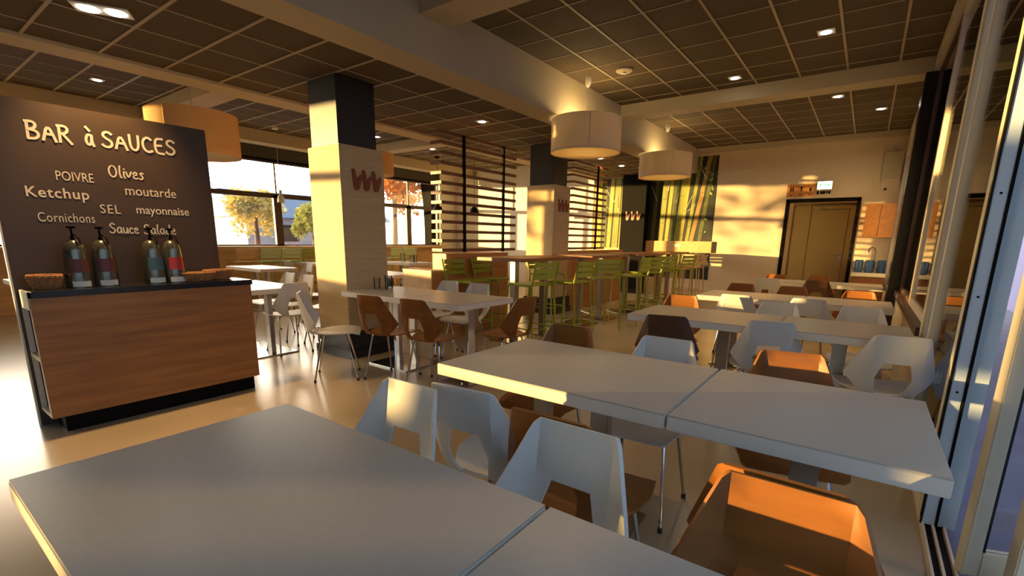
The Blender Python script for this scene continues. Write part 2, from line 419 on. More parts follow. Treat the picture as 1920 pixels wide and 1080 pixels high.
table(-1.400, -.455, 5.250, 5.950, 'left table of the fourth row', (-.14, .14))
table(-.448, .262, 5.250, 5.950, 'right table of the fourth row near the right window', (0,))
table(-1.190, -.475, 7.850, 8.500, 'left table of the last row before the far door', (-.12, .12))
table(-.468, .235, 7.850, 8.500, 'right table of the last row, near the black pilaster', (0,))
table(-4.325, -3.400, 2.925, 3.665, 'table beside the nearest pillar with drinking glasses on it', (-.04, .21))
table(-3.394, -2.680, 2.925, 3.690, 'sunlit table end joined to the table beside the nearest pillar', (.18,))
table(-6.15, -4.985, 2.320, 2.945, 'bright table just behind the right end of the sauce bar', (-.2, .30))
table(-9.30, -8.05, 3.95, 4.60, 'far bright table by the left windows, left of the nearest pillar', (-.2, .2))
table(-9.90, -8.60, 5.55, 6.20, 'farthest bright table left of the nearest pillar, by the left windows', (-.2, .2))
table(-6.75, -5.60, 4.62, 5.25, 'small bright table seen just right of the nearest pillar', (-.2, .2))
table(-8.95, -7.95, 7.10, 7.85, 'white table with stacked glassware far back by the left windows', (-.2, .2))
table(-8.2, -7.0, 1.0, 1.65, 'table at the left frame edge behind the sauce bar', (-.2, .2))

# ------------------------------------------------------------------ chairs
def make_chair(label, shell, group, cname='dining chair'):
    o = thing('dining_chair', label, 'chair', (0, 0, 0), 0, group)
    # seat: stations (y, z, halfwidth)
    st = [(.215, .430, .165), (.20, .438, .185), (.15, .445, .195), (.05, .446, .212), (-.05, .442, .195), (-.12, .438, .155), (-.165, .440, .125), (-.195, .449, .122)]
    b = bmesh.new(); rows = []
    for y, z, w_ in st:
        row = []
        for q in range(7):
            u = -1+q/3
            row.append(b.verts.new((u*w_, y, z+.010*abs(u)**2*(1 if y < .2 else .3))))
        rows.append(row)
    for i in range(len(rows)-1):
        for q in range(6):
            f = b.faces.new((rows[i][q], rows[i][q+1], rows[i+1][q+1], rows[i+1][q])); f.smooth = True
    bmesh.ops.recalc_face_normals(b, faces=list(b.faces))
    bmesh.ops.solidify(b, geom=list(b.faces), thickness=.011)
    part('seat', MB().add(b), shell, o)
    # back: stations (y, z, halfwidth, hole halfwidth or None)
    sb = [(-.195, .449, .122, .062), (-.213, .465, .135, .066), (-.232, .50, .172, .078), (-.247, .555, .216, .088), (-.258, .60, .200, .075), (-.268, .645, .183, .062),
          (-.275, .69, .166, None), (-.284, .75, .144, None), (-.291, .795, .127, None), (-.293, .808, .113, None)]
    b = bmesh.new(); rows = []
    for y, z, w_, h in sb:
        hh = h if h else .06
        f1 = min(w_*.985, .112)
        xs = [-w_, -(w_*.5+f1*.5), -f1, -hh, hh, f1, (w_*.5+f1*.5), w_]
        row = []
        for x in xs:
            fl = max(0, abs(x)-.112)*.85
            row.append(b.verts.new((x, y+fl-.04*(abs(x)/.2)**2*0, z)))
        rows.append((row, h))
    for i in range(len(rows)-1):
        for q in range(7):
            if q == 3 and rows[i][1] and rows[i+1][1]: continue
            A, B = rows[i][0], rows[i+1][0]
            f = b.faces.new((A[q], A[q+1], B[q+1], B[q])); f.smooth = True
    bmesh.ops.recalc_face_normals(b, faces=list(b.faces))
    bmesh.ops.solidify(b, geom=list(b.faces), thickness=.011)
    part('backrest', MB().add(b), shell, o)
    for sx in (-1, 1):
        for sy in (-1, 1):
            fx, fy = .178*sx, (.178 if sy > 0 else -.192)
            ty = .10*sy-.01
            l = part('leg', MB().tube([(.06*sx, ty*.75, .430), (.115*sx, ty*.95, .425), (.133*sx, ty*1.05, .405), (.139*sx, ty*1.1, .375), (fx, fy, .018)], .0085, 8), 'chrome', o)
            part('glide', MB().lathe([(.011, 0), (.012, .012), (.010, .026)], (fx, fy, 0), 10), 'rubber', l)
    return o
proto = {}
def chair(kind, x, y, deg, label, group='hexagonal shell chairs'):
    if kind not in proto:
        proto[kind] = make_chair(label, kind, group); proto[kind].location = (x, y, 0); proto[kind].rotation_euler = (0, 0, R(deg))
    else:
        dup(proto[kind], (x, y, 0), R(deg), label, group)
W, B, D = 'white', 'brown', 'dark'
# between rows one and two
chair(W, -1.205, .775, 181, 'leftmost white chair tucked behind the large foreground table, sunlit top')
chair(W, -1.075, 1.435, 6, 'white chair back to back with the leftmost foreground one, facing the second row')
chair(W, -.565, .782, 180, 'largest white chair in the foreground, brown chair behind its cut-out')
chair(B, -.685, 1.40, 2, 'brown chair mostly hidden behind the largest white foreground chair')
chair(B, -.062, .772, 180, 'large orange-brown chair at the bottom right, nearest the camera')
chair(B, -.070, 1.395, -2, 'brown chair directly behind the large orange-brown one, only its top rim showing')
# second row, far side
chair(B, -1.32, 2.135, 184, 'dark brown chair behind the left end of the second-row table')
chair(W, -.77, 2.15, 181, 'white chair behind the seam of the second-row tables')
chair(B, -.155, 2.21, 192, 'bright orange chair behind the right second-row table')
# third row
chair(D, -1.10, 3.50, 12, 'darkest brown chair pulled up to the left end of the third row')
chair(W, -.50, 3.72, 14, 'blue-grey shaded white chair at the middle of the third row, cut-out facing camera')
chair(W, .155, 3.63, 14, 'blue-tinted white chair at the third row closest to the right window')
chair(B, -1.305, 4.27, 187, 'orange sunlit chair behind the left end of the third row')
chair(W, -.54, 4.33, 180, 'creamy sunlit white chair behind the middle of the third row')
chair(W, .055, 4.42, 184, 'creamy sunlit white chair behind the third row next to the right window')
# fourth row
chair(W, -.98, 5.28, 4, 'greyish white chair at the front left of the fourth row')
chair(W, -.38, 5.38, 3, 'greyish white chair at the front middle of the fourth row')
chair(B, -1.165, 6.13, 184, 'small brown chair behind the left end of the fourth row')
chair(B, -.605, 6.13, 186, 'small brown chair behind the middle of the fourth row')
chair(B, .01, 6.02, 182, 'small brown chair behind the right end of the fourth row')
# fifth row
chair(W, -1.085, 7.97, 0, 'small grey-white chair at the left end of the last row before the door')
chair(D, -.49, 8.05, 0, 'small dark chair at the middle of the last row before the door')
chair(B, -1.12, 8.46, 180, 'tiny reddish chair behind the last row, left of the door')
chair(B, -.54, 8.72, 180, 'tiny reddish chair behind the last row, in front of the door')
# table by the pillar
chair(W, -3.885, 2.55, -38, 'cream chair standing alone in front of the pillar plinth, turned sideways')
chair(B, -3.47, 2.86, 10, 'left of the two brown chairs in front of the pillar table, orange sunlit flap')
chair(B, -2.985, 2.93, 8, 'right of the two brown chairs in front of the pillar table, cut-out showing')
chair(W, -3.92, 3.84, 182, 'tan sunlit chair behind the pillar table, next to the glasses')
chair(W, -3.45, 3.84, 184, 'grey-white chair behind the pillar table, right of the tan one')
chair(B, -2.62, 3.45, 84, 'brown chair at the right end of the pillar table, facing left')
# behind the bar and by the left windows
chair(W, -5.20, 2.80, 84, 'white chair at the right end of the table behind the sauce bar, facing left')
chair(W, -5.36, 3.36, 118, 'white chair just beyond the one at the end of the table behind the sauce bar')
chair(W, -6.35, 3.22, 180, 'overexposed cream chair on the far side of the table behind the sauce bar')
chair(W, -5.86, 3.20, 182, 'overexposed cream chair near the pillar, far side of the table behind the sauce bar')
chair(B, -6.6, 3.95, 140, 'brown chair left of the pillar, turned towards the left windows')
chair(W, -8.75, 3.80, 0, 'grey-white chair in front of the far bright table by the left windows')
chair(B, -9.15, 3.72, 0, 'brown chair half hidden by the bread baskets, by the left windows')
chair(W, -8.35, 4.72, 180, 'pale chair behind the far bright table by the left windows')
chair(W, -9.4, 5.45, 0, 'pale chair in front of the farthest bright table by the left windows')
chair(B, -6.55, 4.55, 150, 'orange-brown chair just right of the pillar, beside the small bright table')
chair(W, -6.15, 5.30, 180, 'bright white chair behind the small table right of the pillar')
chair(B, -5.52, 5.0, 95, 'brown chair at the right end of the small table right of the pillar')
chair(W, -8.6, 7.0, 0, 'white chair in front of the glassware table far back')
chair(W, -7.7, 7.4, 90, 'white chair at the right end of the glassware table far back')
chair(W, -7.15, 1.35, 92, 'white chair at the left frame edge behind the sauce bar')

# ------------------------------------------------------------------ bar stools and high tables
def make_stool(label, m, group):
    o = thing('bar_stool', label, 'stool', (0, 0, 0), 0, group)
    sm = MB()
    for k in range(5): sm.box(-.19, .19, -.19+.078*k, -.19+.078*k+.068, .757, .775, .004)
    sm.box(-.195, -.165, -.19, .19, .745, .765, .003).box(.165, .195, -.19, .19, .745, .765, .003)
    part('seat', sm, m, o)
    bk = MB()
    for z in (.835, .905, .975): bk.box(-.185, .185, -.235-.25*(z-.8)*.5, -.222-.25*(z-.8)*.5, z, z+.058, .003)
    part('backrest', bk, m, o)
    for sx in (-1, 1):
        part('leg', MB().tube([(.20*sx, -.275, 1.04), (.20*sx, -.235, .86), (.197*sx, -.205, .76), (.21*sx, -.25, .0)], .0135, 8), m, o)
        part('leg', MB().tube([(.195*sx, -.18, .762), (.195*sx, .16, .766), (.196*sx, .19, .75), (.20*sx, .198, .70), (.21*sx, .23, .0)], .0135, 8), m, o)
    part('footrest', MB().tube([(.207*sx_, y_, .24) for sx_, y_ in ((-1, -.236), (1, -.236), (1, .217), (-1, .217))], .010, 6, closed=True), m, o)
    return o
sp = {}
def stool(m, x, y, deg, label, group='green bar stools'):
    if m not in sp:
        sp[m] = make_stool(label, m, group); sp[m].location = (x, y, 0); sp[m].rotation_euler = (0, 0, R(deg))
    else: dup(sp[m], (x, y, 0), R(deg), label, group)
stool('green', -3.27, 4.86, 80, 'nearest green bar stool, dark slatted back towards the camera')
stool('green', -3.10, 5.50, 86, 'second green bar stool from the camera along the right of the high tables')
stool('green', -3.12, 6.50, 52, 'bright yellow-green bar stool at the second high table')
stool('green', -2.98, 7.25, 88, 'shaded green bar stool behind the bright yellow-green one')
stool('green', -3.10, 8.15, 55, 'sunlit green bar stool below the second pendant lamp, nearer of two')
stool('green', -3.10, 8.85, 55, 'sunlit green bar stool below the second pendant lamp, farther of two')
stool('green', -3.02, 9.75, 70, 'green bar stool near the right bamboo mural')
stool('green', -4.10, 4.66, -88, 'left of the two sunlit stools facing right at the first high table')
stool('green', -4.08, 5.20, -88, 'right of the two sunlit stools facing right at the first high table')
stool('green', -4.12, 6.60, -90, 'green bar stool on the far side of the second high table')
stool('woodt', -3.05, 10.75, 85, 'pale wooden bar stool under the right bamboo mural, nearer one', 'pale wooden bar stools')
stool('woodt', -3.25, 11.15, 170, 'pale wooden bar stool under the right bamboo mural, against the wall', 'pale wooden bar stools')
for k, (yy, mm, lb) in enumerate(((4.52, 'woodt', 'pale wooden bar stool at the left window bench, next to the menu board'), (4.98, 'woodt', 'second pale wooden bar stool at the left window bench'), (5.16, 'pale', None), (5.62, 'pale', None), (6.08, 'green', None), (6.55, 'green', None), (8.52, 'pale', None), (8.98, 'pale', None))):
    if k == 0: continue
    lbs = {2: 'pale green stool at the left window bench, left one of a pair', 3: 'pale green stool at the left window bench, right one of a pair', 4: 'bright green stool at the left window bench, left of the nearest pillar', 5: 'bright green stool at the left window bench touching the pillar edge', 6: 'pale green stool seen right of the nearest pillar, left one', 7: 'pale green stool seen right of the nearest pillar, right one'}
    stool(mm, -10.25, yy if k != 1 else 4.68, 90, lb or lbs[k], 'stools at the left window bench')

def high_table(x0, x1, y0, y1, label):
    o = thing('high_table', label, 'table', ((x0+x1)/2, (y0+y1)/2, 0), 0, 'wooden high tables')
    a, b = (x1-x0)/2, (y1-y0)/2
    part('tabletop', MB().box(-a, a, -b, b, 1.035, 1.075, .004), 'slat', o)
    for s in (-1, 1):
        part('post', MB().box(-.04, .04, s*(b-.32)-.045, s*(b-.32)+.045, .012, 1.036, .003), 'steel', o)
        part('base_plate', MB().box(-.25, .25, s*(b-.32)-.2, s*(b-.32)+.2, 0, .014, .003), 'plate', o)
    return o
high_table(-3.93, -3.22, 4.62, 5.95, 'nearest wooden high table, between the slat screen and the green stools')
high_table(-3.90, -3.20, 6.35, 7.70, 'second wooden high table, beside the farther pillar')
high_table(-3.90, -3.20, 8.10, 9.45, 'third wooden high table, under the second pendant lamp')
high_table(-3.90, -3.20, 9.80, 11.1, 'last wooden high table, in front of the bamboo murals')

# banquettes and slat screens
def banquette(y0, y1, label, zt=1.10):
    o = thing('booth_partition', label, 'partition', (-4.52, y0, 0), 0, 'wooden booth partitions')
    part('side_panel', MB().box(-.12, .12, .02, y1-y0, 0, zt, .003), 'woodx', o)
    part('end_panel', MB().box(-.125, .125, 0, .02, 0, zt, .002), 'woodt', o)
    return o
banquette(4.55, 5.90, 'wooden booth partition carrying the first slat screen')
banquette(7.85, 10.2, 'wooden booth partition carrying the second slat screen')
o = thing('booth_bench', 'low wooden bench block with pale end, in front of the first slat screen', 'bench', (-4.66, 4.28, 0))
part('body', MB().box(-.26, .26, .02, .26, 0, .87, .003), 'woodx', o)
part('end_panel', MB().box(-.265, .265, 0, .02, 0, .87, .002), 'woodt', o)
part('cap', MB().box(-.27, .27, -.005, .265, .87, .895, .003), 'woodt', o)

def screen(y0, y1, z0, z1, n, posts, label):
    o = thing('slat_screen', label, 'screen', (-4.49, y0, 0), 0, 'wooden slat screens')
    L = y1-y0
    for k in range(n):
        z = z0+(z1-z0)*k/(n-1)
        part('slat', MB().box(-.012, .03, 0, L, z-.020, z+.020, .002).box(-.16, -.012, 0, .035, z-.020, z+.020, .002), 'slat', o)
    for q in posts:
        part('post', MB().box(.03, .055, q-.022, q+.022, z0-.03, z1+.01, .002), 'black', o)
    return o
screen(4.55, 6.17, 1.145, 2.60, 13, (.42, 1.28), 'nearer slat screen of horizontal wooden battens on two black posts')
screen(7.95, 9.35, 1.145, 2.70, 14, (.95,), 'farther slat screen of wooden battens beside the bamboo mural')

# ------------------------------------------------------------------ sauce bar
o = thing('sauce_counter', 'wooden sauce bar counter with black worktop and open end shelves', 'counter', (-4.25, 1.26, 0))
part('front_panel', MB().box(.125, .15, -.665, .66, .115, .90, .002), 'woodc', o)
part('worktop', MB().box(-.15, .162, -.655, .67, .90, .94, .003), 'blackg', o)
part('plinth', MB().box(-.10, .11, -.60, .63, 0, .115, .002), 'black', o)
part('end_panel', MB().box(-.14, .125, .635, .66, .115, .90, .002), 'cream', o)
e = MB().box(-.15, .125, -.665, -.645, .82, .935).box(-.15, -.12, -.665, -.62, .115, .935).box(.105, .125, -.665, -.62, .115, .935)
e.box(-.12, .105, -.665, -.32, .49, .52).box(-.12, .105, -.665, -.32, .115, .14)
part('shelf_unit', e, 'cream', o)
n_ = MB().box(-.12, .105, -.34, -.32, .14, .82).box(-.12, -.115, -.64, -.34, .14, .82).box(.10, .105, -.64, -.34, .14, .82).box(-.12, .105, -.645, -.34, .815, .82)
part('niche_lining', n_, 'niche', o)

o = thing('menu_board', 'tall dark brown board with cream sauce names behind the counter', 'board', (-4.415, 1.22, 0))
part('panel', MB().box(-.012, .012, -.64, .605, 0, 2.115, .002), 'board', o)
part('edge_strip', MB().box(-.016, .0125, -.650, -.640, 0, 2.115), 'cream', o)
BX, BY = .0135, 1.22
def mesh_text(txt, y0, z0, y1, z1, name='lettering', shear=0, bold=0, spacing=1.0):
    cu = bpy.data.curves.new('txt', 'FONT'); cu.body = txt; cu.size = 1; cu.shear = shear; cu.offset = bold; cu.space_character = spacing
    cu.resolution_u = 3; cu.extrude = 0
    t = bpy.data.objects.new('txt', cu); COL.objects.link(t)
    dg = bpy.context.evaluated_depsgraph_get(); dg.update()
    me = bpy.data.meshes.new_from_object(t.evaluated_get(dg))
    bpy.data.objects.remove(t); bpy.data.curves.remove(cu)
    xs = [v.co.x for v in me.vertices]; ys = [v.co.y for v in me.vertices]
    a0, a1, b0, b1 = min(xs), max(xs), min(ys), max(ys)
    bm = bmesh.new(); bm.from_mesh(me); bpy.data.meshes.remove(me)
    r = bmesh.ops.extrude_face_region(bm, geom=list(bm.faces))
    for v in r['geom']:
        if isinstance(v, bmesh.types.BMVert): v.co.z += .001
    for v in bm.verts:
        v.co = Vector((BX-.0005+v.co.z, y0-BY+(v.co.x-a0)/(a1-a0)*(y1-y0), z0+(v.co.y-b0)/(b1-b0)*(z1-z0)))
    mb = MB(); mb.bm.free(); mb.bm = bm
    l = part(name, mb, 'chalk', o); return l
# hand-drawn strokes (unit cell, baseline 0, cap height 1)
G = {
 'B': [[(.08, 1), (.05, 0)], [(.0, .97), (.35, 1.0), (.48, .82), (.35, .58), (.08, .53)], [(.08, .53), (.45, .48), (.56, .25), (.40, .02), (.05, 0)]],
 'A': [[(.0, 0), (.28, 1), (.58, -.02)], [(.10, .38), (.50, .36)]],
 'R': [[(.08, 1), (.06, 0)], [(.0, .95), (.36, 1.0), (.50, .80), (.38, .56), (.08, .50)], [(.22, .5), (.60, -.05)]],
 'a': [[(.42, .56), (.22, .62), (.05, .42), (.04, .18), (.18, .02), (.38, .14), (.44, .55)], [(.43, .55), (.42, .2), (.52, 0)]],
 '`': [[(.12, 1.0), (.34, .80)]],
 'S': [[(.50, .86), (.34, 1.0), (.12, .92), (.06, .72), (.22, .56), (.44, .44), (.50, .22), (.34, .02), (.10, .04), (.0, .16)]],
 'U': [[(.04, 1), (.04, .3), (.16, .04), (.36, .04), (.48, .3), (.50, 1)]],
 'C': [[(.52, .85), (.34, 1.0), (.12, .86), (.02, .5), (.12, .12), (.34, 0), (.54, .12)]],
 'E': [[(.50, 1), (.06, .98), (.05, .02), (.52, 0)], [(.06, .52), (.42, .54)]],
 'O': [[(.30, 1), (.08, .84), (.0, .5), (.10, .12), (.32, 0), (.52, .16), (.60, .55), (.50, .88), (.30, 1)]],
 'l': [[(.12, 1.02), (.05, .5), (.10, .06), (.20, .02)]],
 'i': [[(.10, .56), (.06, .2), (.14, .0)], [(.13, .80), (.14, .76)]],
 'v': [[(.0, .55), (.16, .0), (.40, .58)]],
 'e': [[(.03, .30), (.36, .36), (.34, .55), (.18, .60), (.03, .40), (.06, .12), (.22, .0), (.42, .10)]],
 's': [[(.34, .52), (.18, .60), (.07, .48), (.22, .32), (.30, .16), (.16, .0), (.0, .06)]],
 'u': [[(.03, .56), (.04, .16), (.16, .02), (.34, .12), (.40, .56)], [(.40, .56), (.42, .0)]],
 'c': [[(.38, .48), (.22, .60), (.05, .40), (.06, .14), (.22, .0), (.40, .08)]],
 'd': [[(.40, .50), (.20, .60), (.04, .38), (.06, .10), (.22, .0), (.40, .16)], [(.42, 1.02), (.40, .2), (.46, 0)]],
}
WID = dict(B=.72, A=.72, R=.74, a=.62, S=.66, U=.68, C=.68, E=.66, O=.76, l=.30, i=.26, v=.50, e=.54, s=.46, u=.56, c=.50, d=.60)
def strokes(txt, y0, z0, y1, h, r, dz=0):
    """hand lettering from y0 to y1, baseline z0, cap height h"""
    x = 0; items = []
    for ch in txt:
        if ch == ' ': x += .42; continue
        if ch == 'à':
            items += [(x, s) for s in G['a']+G['`']]; x += WID['a']; continue
        items += [(x, s) for s in G[ch]]; x += WID[ch]
    sc = (y1-y0)/(x-.1); mb = MB()
    for q, (xo, s) in enumerate(items):
        P = [Vector((BX, y0-BY+(xo+u)*sc, z0+v*h+dz*(xo/x))) for u, v in s]
        for _ in range(2):
            if len(P) > 2:                               # soften corners
                Q = [P[0]]
                for i in range(len(P)-1): Q += [P[i].lerp(P[i+1], .25), P[i].lerp(P[i+1], .75)]
                P = Q+[P[-1]]
        t0 = (P[1]-P[0]).normalized(); t1 = (P[-1]-P[-2]).normalized()
        P[0] = P[0]-t0*r*.6; P[-1] = P[-1]+t1*r*.6
        hgt_ = .0006+.0004*(q % 5); L, Rr = [], []
        for i in range(len(P)):
            t = (P[min(i+1, len(P)-1)]-P[max(i-1, 0)]).normalized(); nn = Vector((0, -t.z, t.y))*r
            off = Vector((hgt_, 0, 0))
            L.append(mb.bm.verts.new(P[i]+nn+off)); Rr.append(mb.bm.verts.new(P[i]-nn+off))
        for i in range(len(P)-1): mb.bm.faces.new((Rr[i], Rr[i+1], L[i+1], L[i]))
    return part('lettering', mb, 'chalk', o)
strokes('BAR', .775, 1.885, .995, .105, .0078)
strokes('à', 1.065, 1.885, 1.107, .12, .0078)
strokes('SAUCES', 1.155, 1.888, 1.60, .105, .0078, .005)
strokes('Olives', 1.165, 1.690, 1.37, .080, .0048)
mesh_text('POIVRE', .88, 1.640, 1.075, 1.700)
mesh_text('Ketchup', .72, 1.502, 1.035, 1.590, bold=.012, spacing=1.1)
mesh_text('moutarde', 1.245, 1.573, 1.565, 1.640)
mesh_text('SEL', 1.085, 1.437, 1.20, 1.498, spacing=1.15)
mesh_text('mayonnaise', 1.295, 1.425, 1.64, 1.500, bold=.008)
mesh_text('Cornichons', .755, 1.368, 1.045, 1.428, spacing=1.08)
strokes('Sauce', 1.12, 1.300, 1.29, .070, .0044)
strokes('Salade', 1.325, 1.297, 1.53, .070, .0044)

def dispenser(y, lab, label, r=.068):
    o = thing('sauce_dispenser', label, 'sauce dispenser', (-4.245, y, .94), 0, 'sauce dispensers on the bar')
    part('canister', MB().lathe([(r, 0), (r*1.02, .02), (r*1.0, .09), (r*.93, .19), (r*.86, .245), (r*.72, .285), (r*.45, .308), (r*.25, .315)], n=28), 'can', o)
    part('pump', MB().lathe([(.012, .31), (.012, .33), (.006, .335), (.006, .385), (.022, .388), (.024, .40), (.004, .402)], n=14).tube([(0, 0, .345), (.03, .012, .345), (.055, .02, .325), (.065, .024, .285)], .006, 8), 'black', o)
    part('label', MB().lathe([(r*1.012, .10), (r*.955, .19)], n=10, a0=-.75, a1=.85, cap=(0, 0)), lab, o)
    part('base_label', MB().lathe([(r*1.03, .008), (r*1.035, .045)], n=10, a0=-.75, a1=.75, cap=(0, 0)), 'paper', o)
    return o
dispenser(.875, 'dred', 'leftmost steel sauce dispenser, dark red label, beside the small basket')
dispenser(1.02, 'dred', 'second steel sauce dispenser from the left, dark red label')
dispenser(1.305, 'teal', 'third steel sauce dispenser from the left, teal label')
dispenser(1.435, 'red', 'rightmost steel sauce dispenser with bright red label')

def basket(name, label, loc, rx, ry, h, rot=0):
    o = thing(name, label, 'basket', loc, rot, 'wicker baskets on the bar')
    mb = MB(); n = 7
    for k in range(n):
        f = k/(n-1); s = .72+.28*f**.8
        pts = []
        for q in range(40):
            a = q*2*PI/40; wv = .004*(1 if (q+k) % 2 else -1)
            pts.append(((rx*s+wv)*math.cos(a), (ry*s+wv)*math.sin(a), .008+(h-.016)*f))
        mb.tube(pts, h/n*.62, 6, closed=True)
    mb.lathe([(.001, .004), (.70, .004), (.70, .012), (.001, .012)], n=24, ex=rx, ey=ry)
    part('woven_body', mb, 'wicker', o)
    rim = MB()
    for ph in (0, PI):
        rim.tube([((rx*1.02)*math.cos(q*2*PI/48), (ry*1.02)*math.sin(q*2*PI/48), h+.003*math.sin(q*1.6+ph)) for q in range(48)], .006, 6, closed=True)
    part('rim', rim, 'wicker', o)
basket('wicker_basket', 'small round wicker basket at the left end of the sauce bar', (-4.27, .715, .94), .085, .085, .085)
basket('wicker_basket', 'oval wicker bread basket right of the dispensers', (-4.215, 1.575, .94), .065, .125, .065)
basket('wicker_basket', 'oval wicker bread basket at the far right end of the sauce bar', (-4.30, 1.765, .94), .065, .125, .075, .35)

# ------------------------------------------------------------------ glasses, carafe
def glass_thing(x, y, z, r, h, label, cat='glass', name='drinking_glass', group='glassware'):
    return tag(part(name, MB().lathe([(r*.82, 0), (r*.9, .01), (r, h), (r-.003, h), (r*.86, .014), (.001, .012)], (0, 0, 0), 18, cap=(True, False)), 'cup', None), label, cat, group), x, y, z
def put(t): t[0].location = t[1:]; return t[0]
put(glass_thing(-4.10, 3.36, .75, .042, .15, 'tall drinking glass on the table beside the nearest pillar'))
put(glass_thing(-4.22, 3.30, .75, .036, .12, 'short drinking glass nearest the pillar on the pillar table'))
put(glass_thing(-4.20, 3.46, .75, .036, .12, 'drinking glass at the rear, on the pillar table'))
put(glass_thing(-8.5, 7.4, .75, .05, .2, 'tall glass at the left of the far glassware table'))
put(glass_thing(-8.3, 7.5, .75, .06, .16, 'wide glass at the middle of the far glassware table'))
put(glass_thing(-8.1, 7.4, .75, .05, .18, 'tall glass at the right of the far glassware table'))

# ------------------------------------------------------------------ far wall fittings
def mural(x0, x1, z0, z1, stalks, label, extra=True):
    o = thing('bamboo_mural', label, 'mural', ((x0+x1)/2, YF-.012, z0), 0, 'bamboo murals')
    cx = (x0+x1)/2; H = z1-z0
    xs, hs = min(max(x0, -3.39), x1), min(H, 2.845-z0)         # lower under the long beam
    pn = MB().box(x0-cx, xs-cx, 0, .012, 0, hs)
    if xs < x1: pn.box(xs-cx, x1-cx, 0, .012, 0, H)
    part('panel', pn, 'bamb_bg', o)
    for i, (xb, xt, wd, m) in enumerate(stalks):
        mb = MB(); n = 7; dpt = -.0016-.0004*i
        ph = (i*.37) % 1
        cuts = [0]+[c_ for c_ in ((k+ph)/5 for k in range(6)) if .03 < c_ < .97]+[1.003]
        for f0, f1 in zip(cuts[:-1], cuts[1:]):
            f1 -= .003
            if xb+(xt-xb)*f1 < -3.33: f1 = min(f1, (hs-.005)/H)
            if f1 < f0+.02: continue
            a, b = xb+(xt-xb)*f0-cx, xb+(xt-xb)*f1-cx; hw = wd/2
            lo, hi = x0-cx+.002, x1-cx-.002
            c = lambda v: min(hi, max(lo, v))
            if c(a+hw)-c(a-hw) < .004 and c(b+hw)-c(b-hw) < .004: continue
            mb.prism([(c(a-hw), dpt, f0*H), (c(a+hw), dpt, f0*H), (c(a+hw*.94), dpt, f0*H+.03), (c(b+hw*.94), dpt, f1*H-.02), (c(b+hw*1.04), dpt, f1*H), (c(b-hw*1.04), dpt, f1*H), (c(b-hw*.94), dpt, f1*H-.02), (c(a-hw*.94), dpt, f0*H+.03)], (0, .0015, 0))
        part('bamboo_stalk', mb, m, o)
    rnd = random.Random(int(x0*100))
    tw = MB()
    for k in range(7):
        a = rnd.uniform(x0+.15, x1-.15)-cx; z = rnd.uniform(.35, .9)*H; dx, dz = rnd.uniform(-.22, .22), rnd.uniform(.1, .4)
        a2 = min(x1-cx-.02, max(x0-cx+.02, a+dx))
        tw.prism([(a-.008, -.0085, z), (a+.008, -.0085, z), (a2+.005, -.0085, min(H-.02, z+dz)), (a2-.005, -.0085, min(H-.02, z+dz))], (0, .001, 0))
    part('bamboo_twigs', tw, 'twig', o)
    if extra:
        lf = MB()
        for k in range(16):
            a = rnd.uniform(x1-.30, x1-.06)-cx; z = rnd.choice([rnd.uniform(.1, .6), rnd.uniform(.68, .95)])*H; an = rnd.uniform(-1.2, 1.2); L, w_ = rnd.uniform(.06, .13), rnd.uniform(.012, .028)
            t = Vector((math.sin(an), 0, math.cos(an))); nn = Vector((t.z, 0, -t.x))
            c0 = Vector((a, -.0085, z)); P = [c0-t*L/2, c0+nn*w_, c0+t*L/2, c0-nn*w_]
            if all(x0-cx < q.x < x1-cx and 0 < q.z < H for q in P): lf.prism(P, (0, .001, 0))
        part('bamboo_leaves', lf, 'leaf', o)
    return o
mural(-4.47, -2.94, .43, 3.20, [(-4.36, -4.28, .10, 'bam3'), (-4.18, -4.06, .13, 'bam1'), (-4.02, -3.92, .09, 'bam2'), (-3.90, -3.80, .12, 'bam3'), (-3.80, -3.62, .13, 'bam1'), (-3.70, -3.52, .08, 'bam2'), (-3.58, -3.32, .08, 'bam1'), (-3.52, -3.12, .10, 'bam4'), (-3.30, -3.02, .09, 'bam3')], 'right bamboo wall mural with leaning stalks on black')
mural(-6.0, -5.09, 1.10, 2.88, [(-5.95, -5.92, .12, 'bam4'), (-5.80, -5.82, .14, 'bam2'), (-5.64, -5.66, .10, 'bam3'), (-5.52, -5.46, .11, 'bam2'), (-5.34, -5.30, .16, 'bam1'), (-5.17, -5.14, .12, 'bam2')], 'left bamboo wall mural with upright yellow stalks', False)
o = thing('wall_rail', 'wooden rail across the right bamboo mural', 'shelf', (-3.7, YF-.02, 1.05), 0, 'wooden wall rails')
part('board', MB().box(-.77, .80, -.06, .0, 0, .26, .004), 'woodt', o)
part('socket', MB().box(-.05, .09, -.066, -.06, .13, .19, .002), 'paper', o)
o = thing('wall_rail', 'wooden rail below the left bamboo mural', 'shelf', (-5.55, YF-.002, .92), 0, 'wooden wall rails')
part('board', MB().box(-.55, .46, -.06, .0, 0, .20, .004), 'woodt', o)
part('socket', MB().box(-.05, .09, -.066, -.06, .09, .15, .002), 'paper', o)

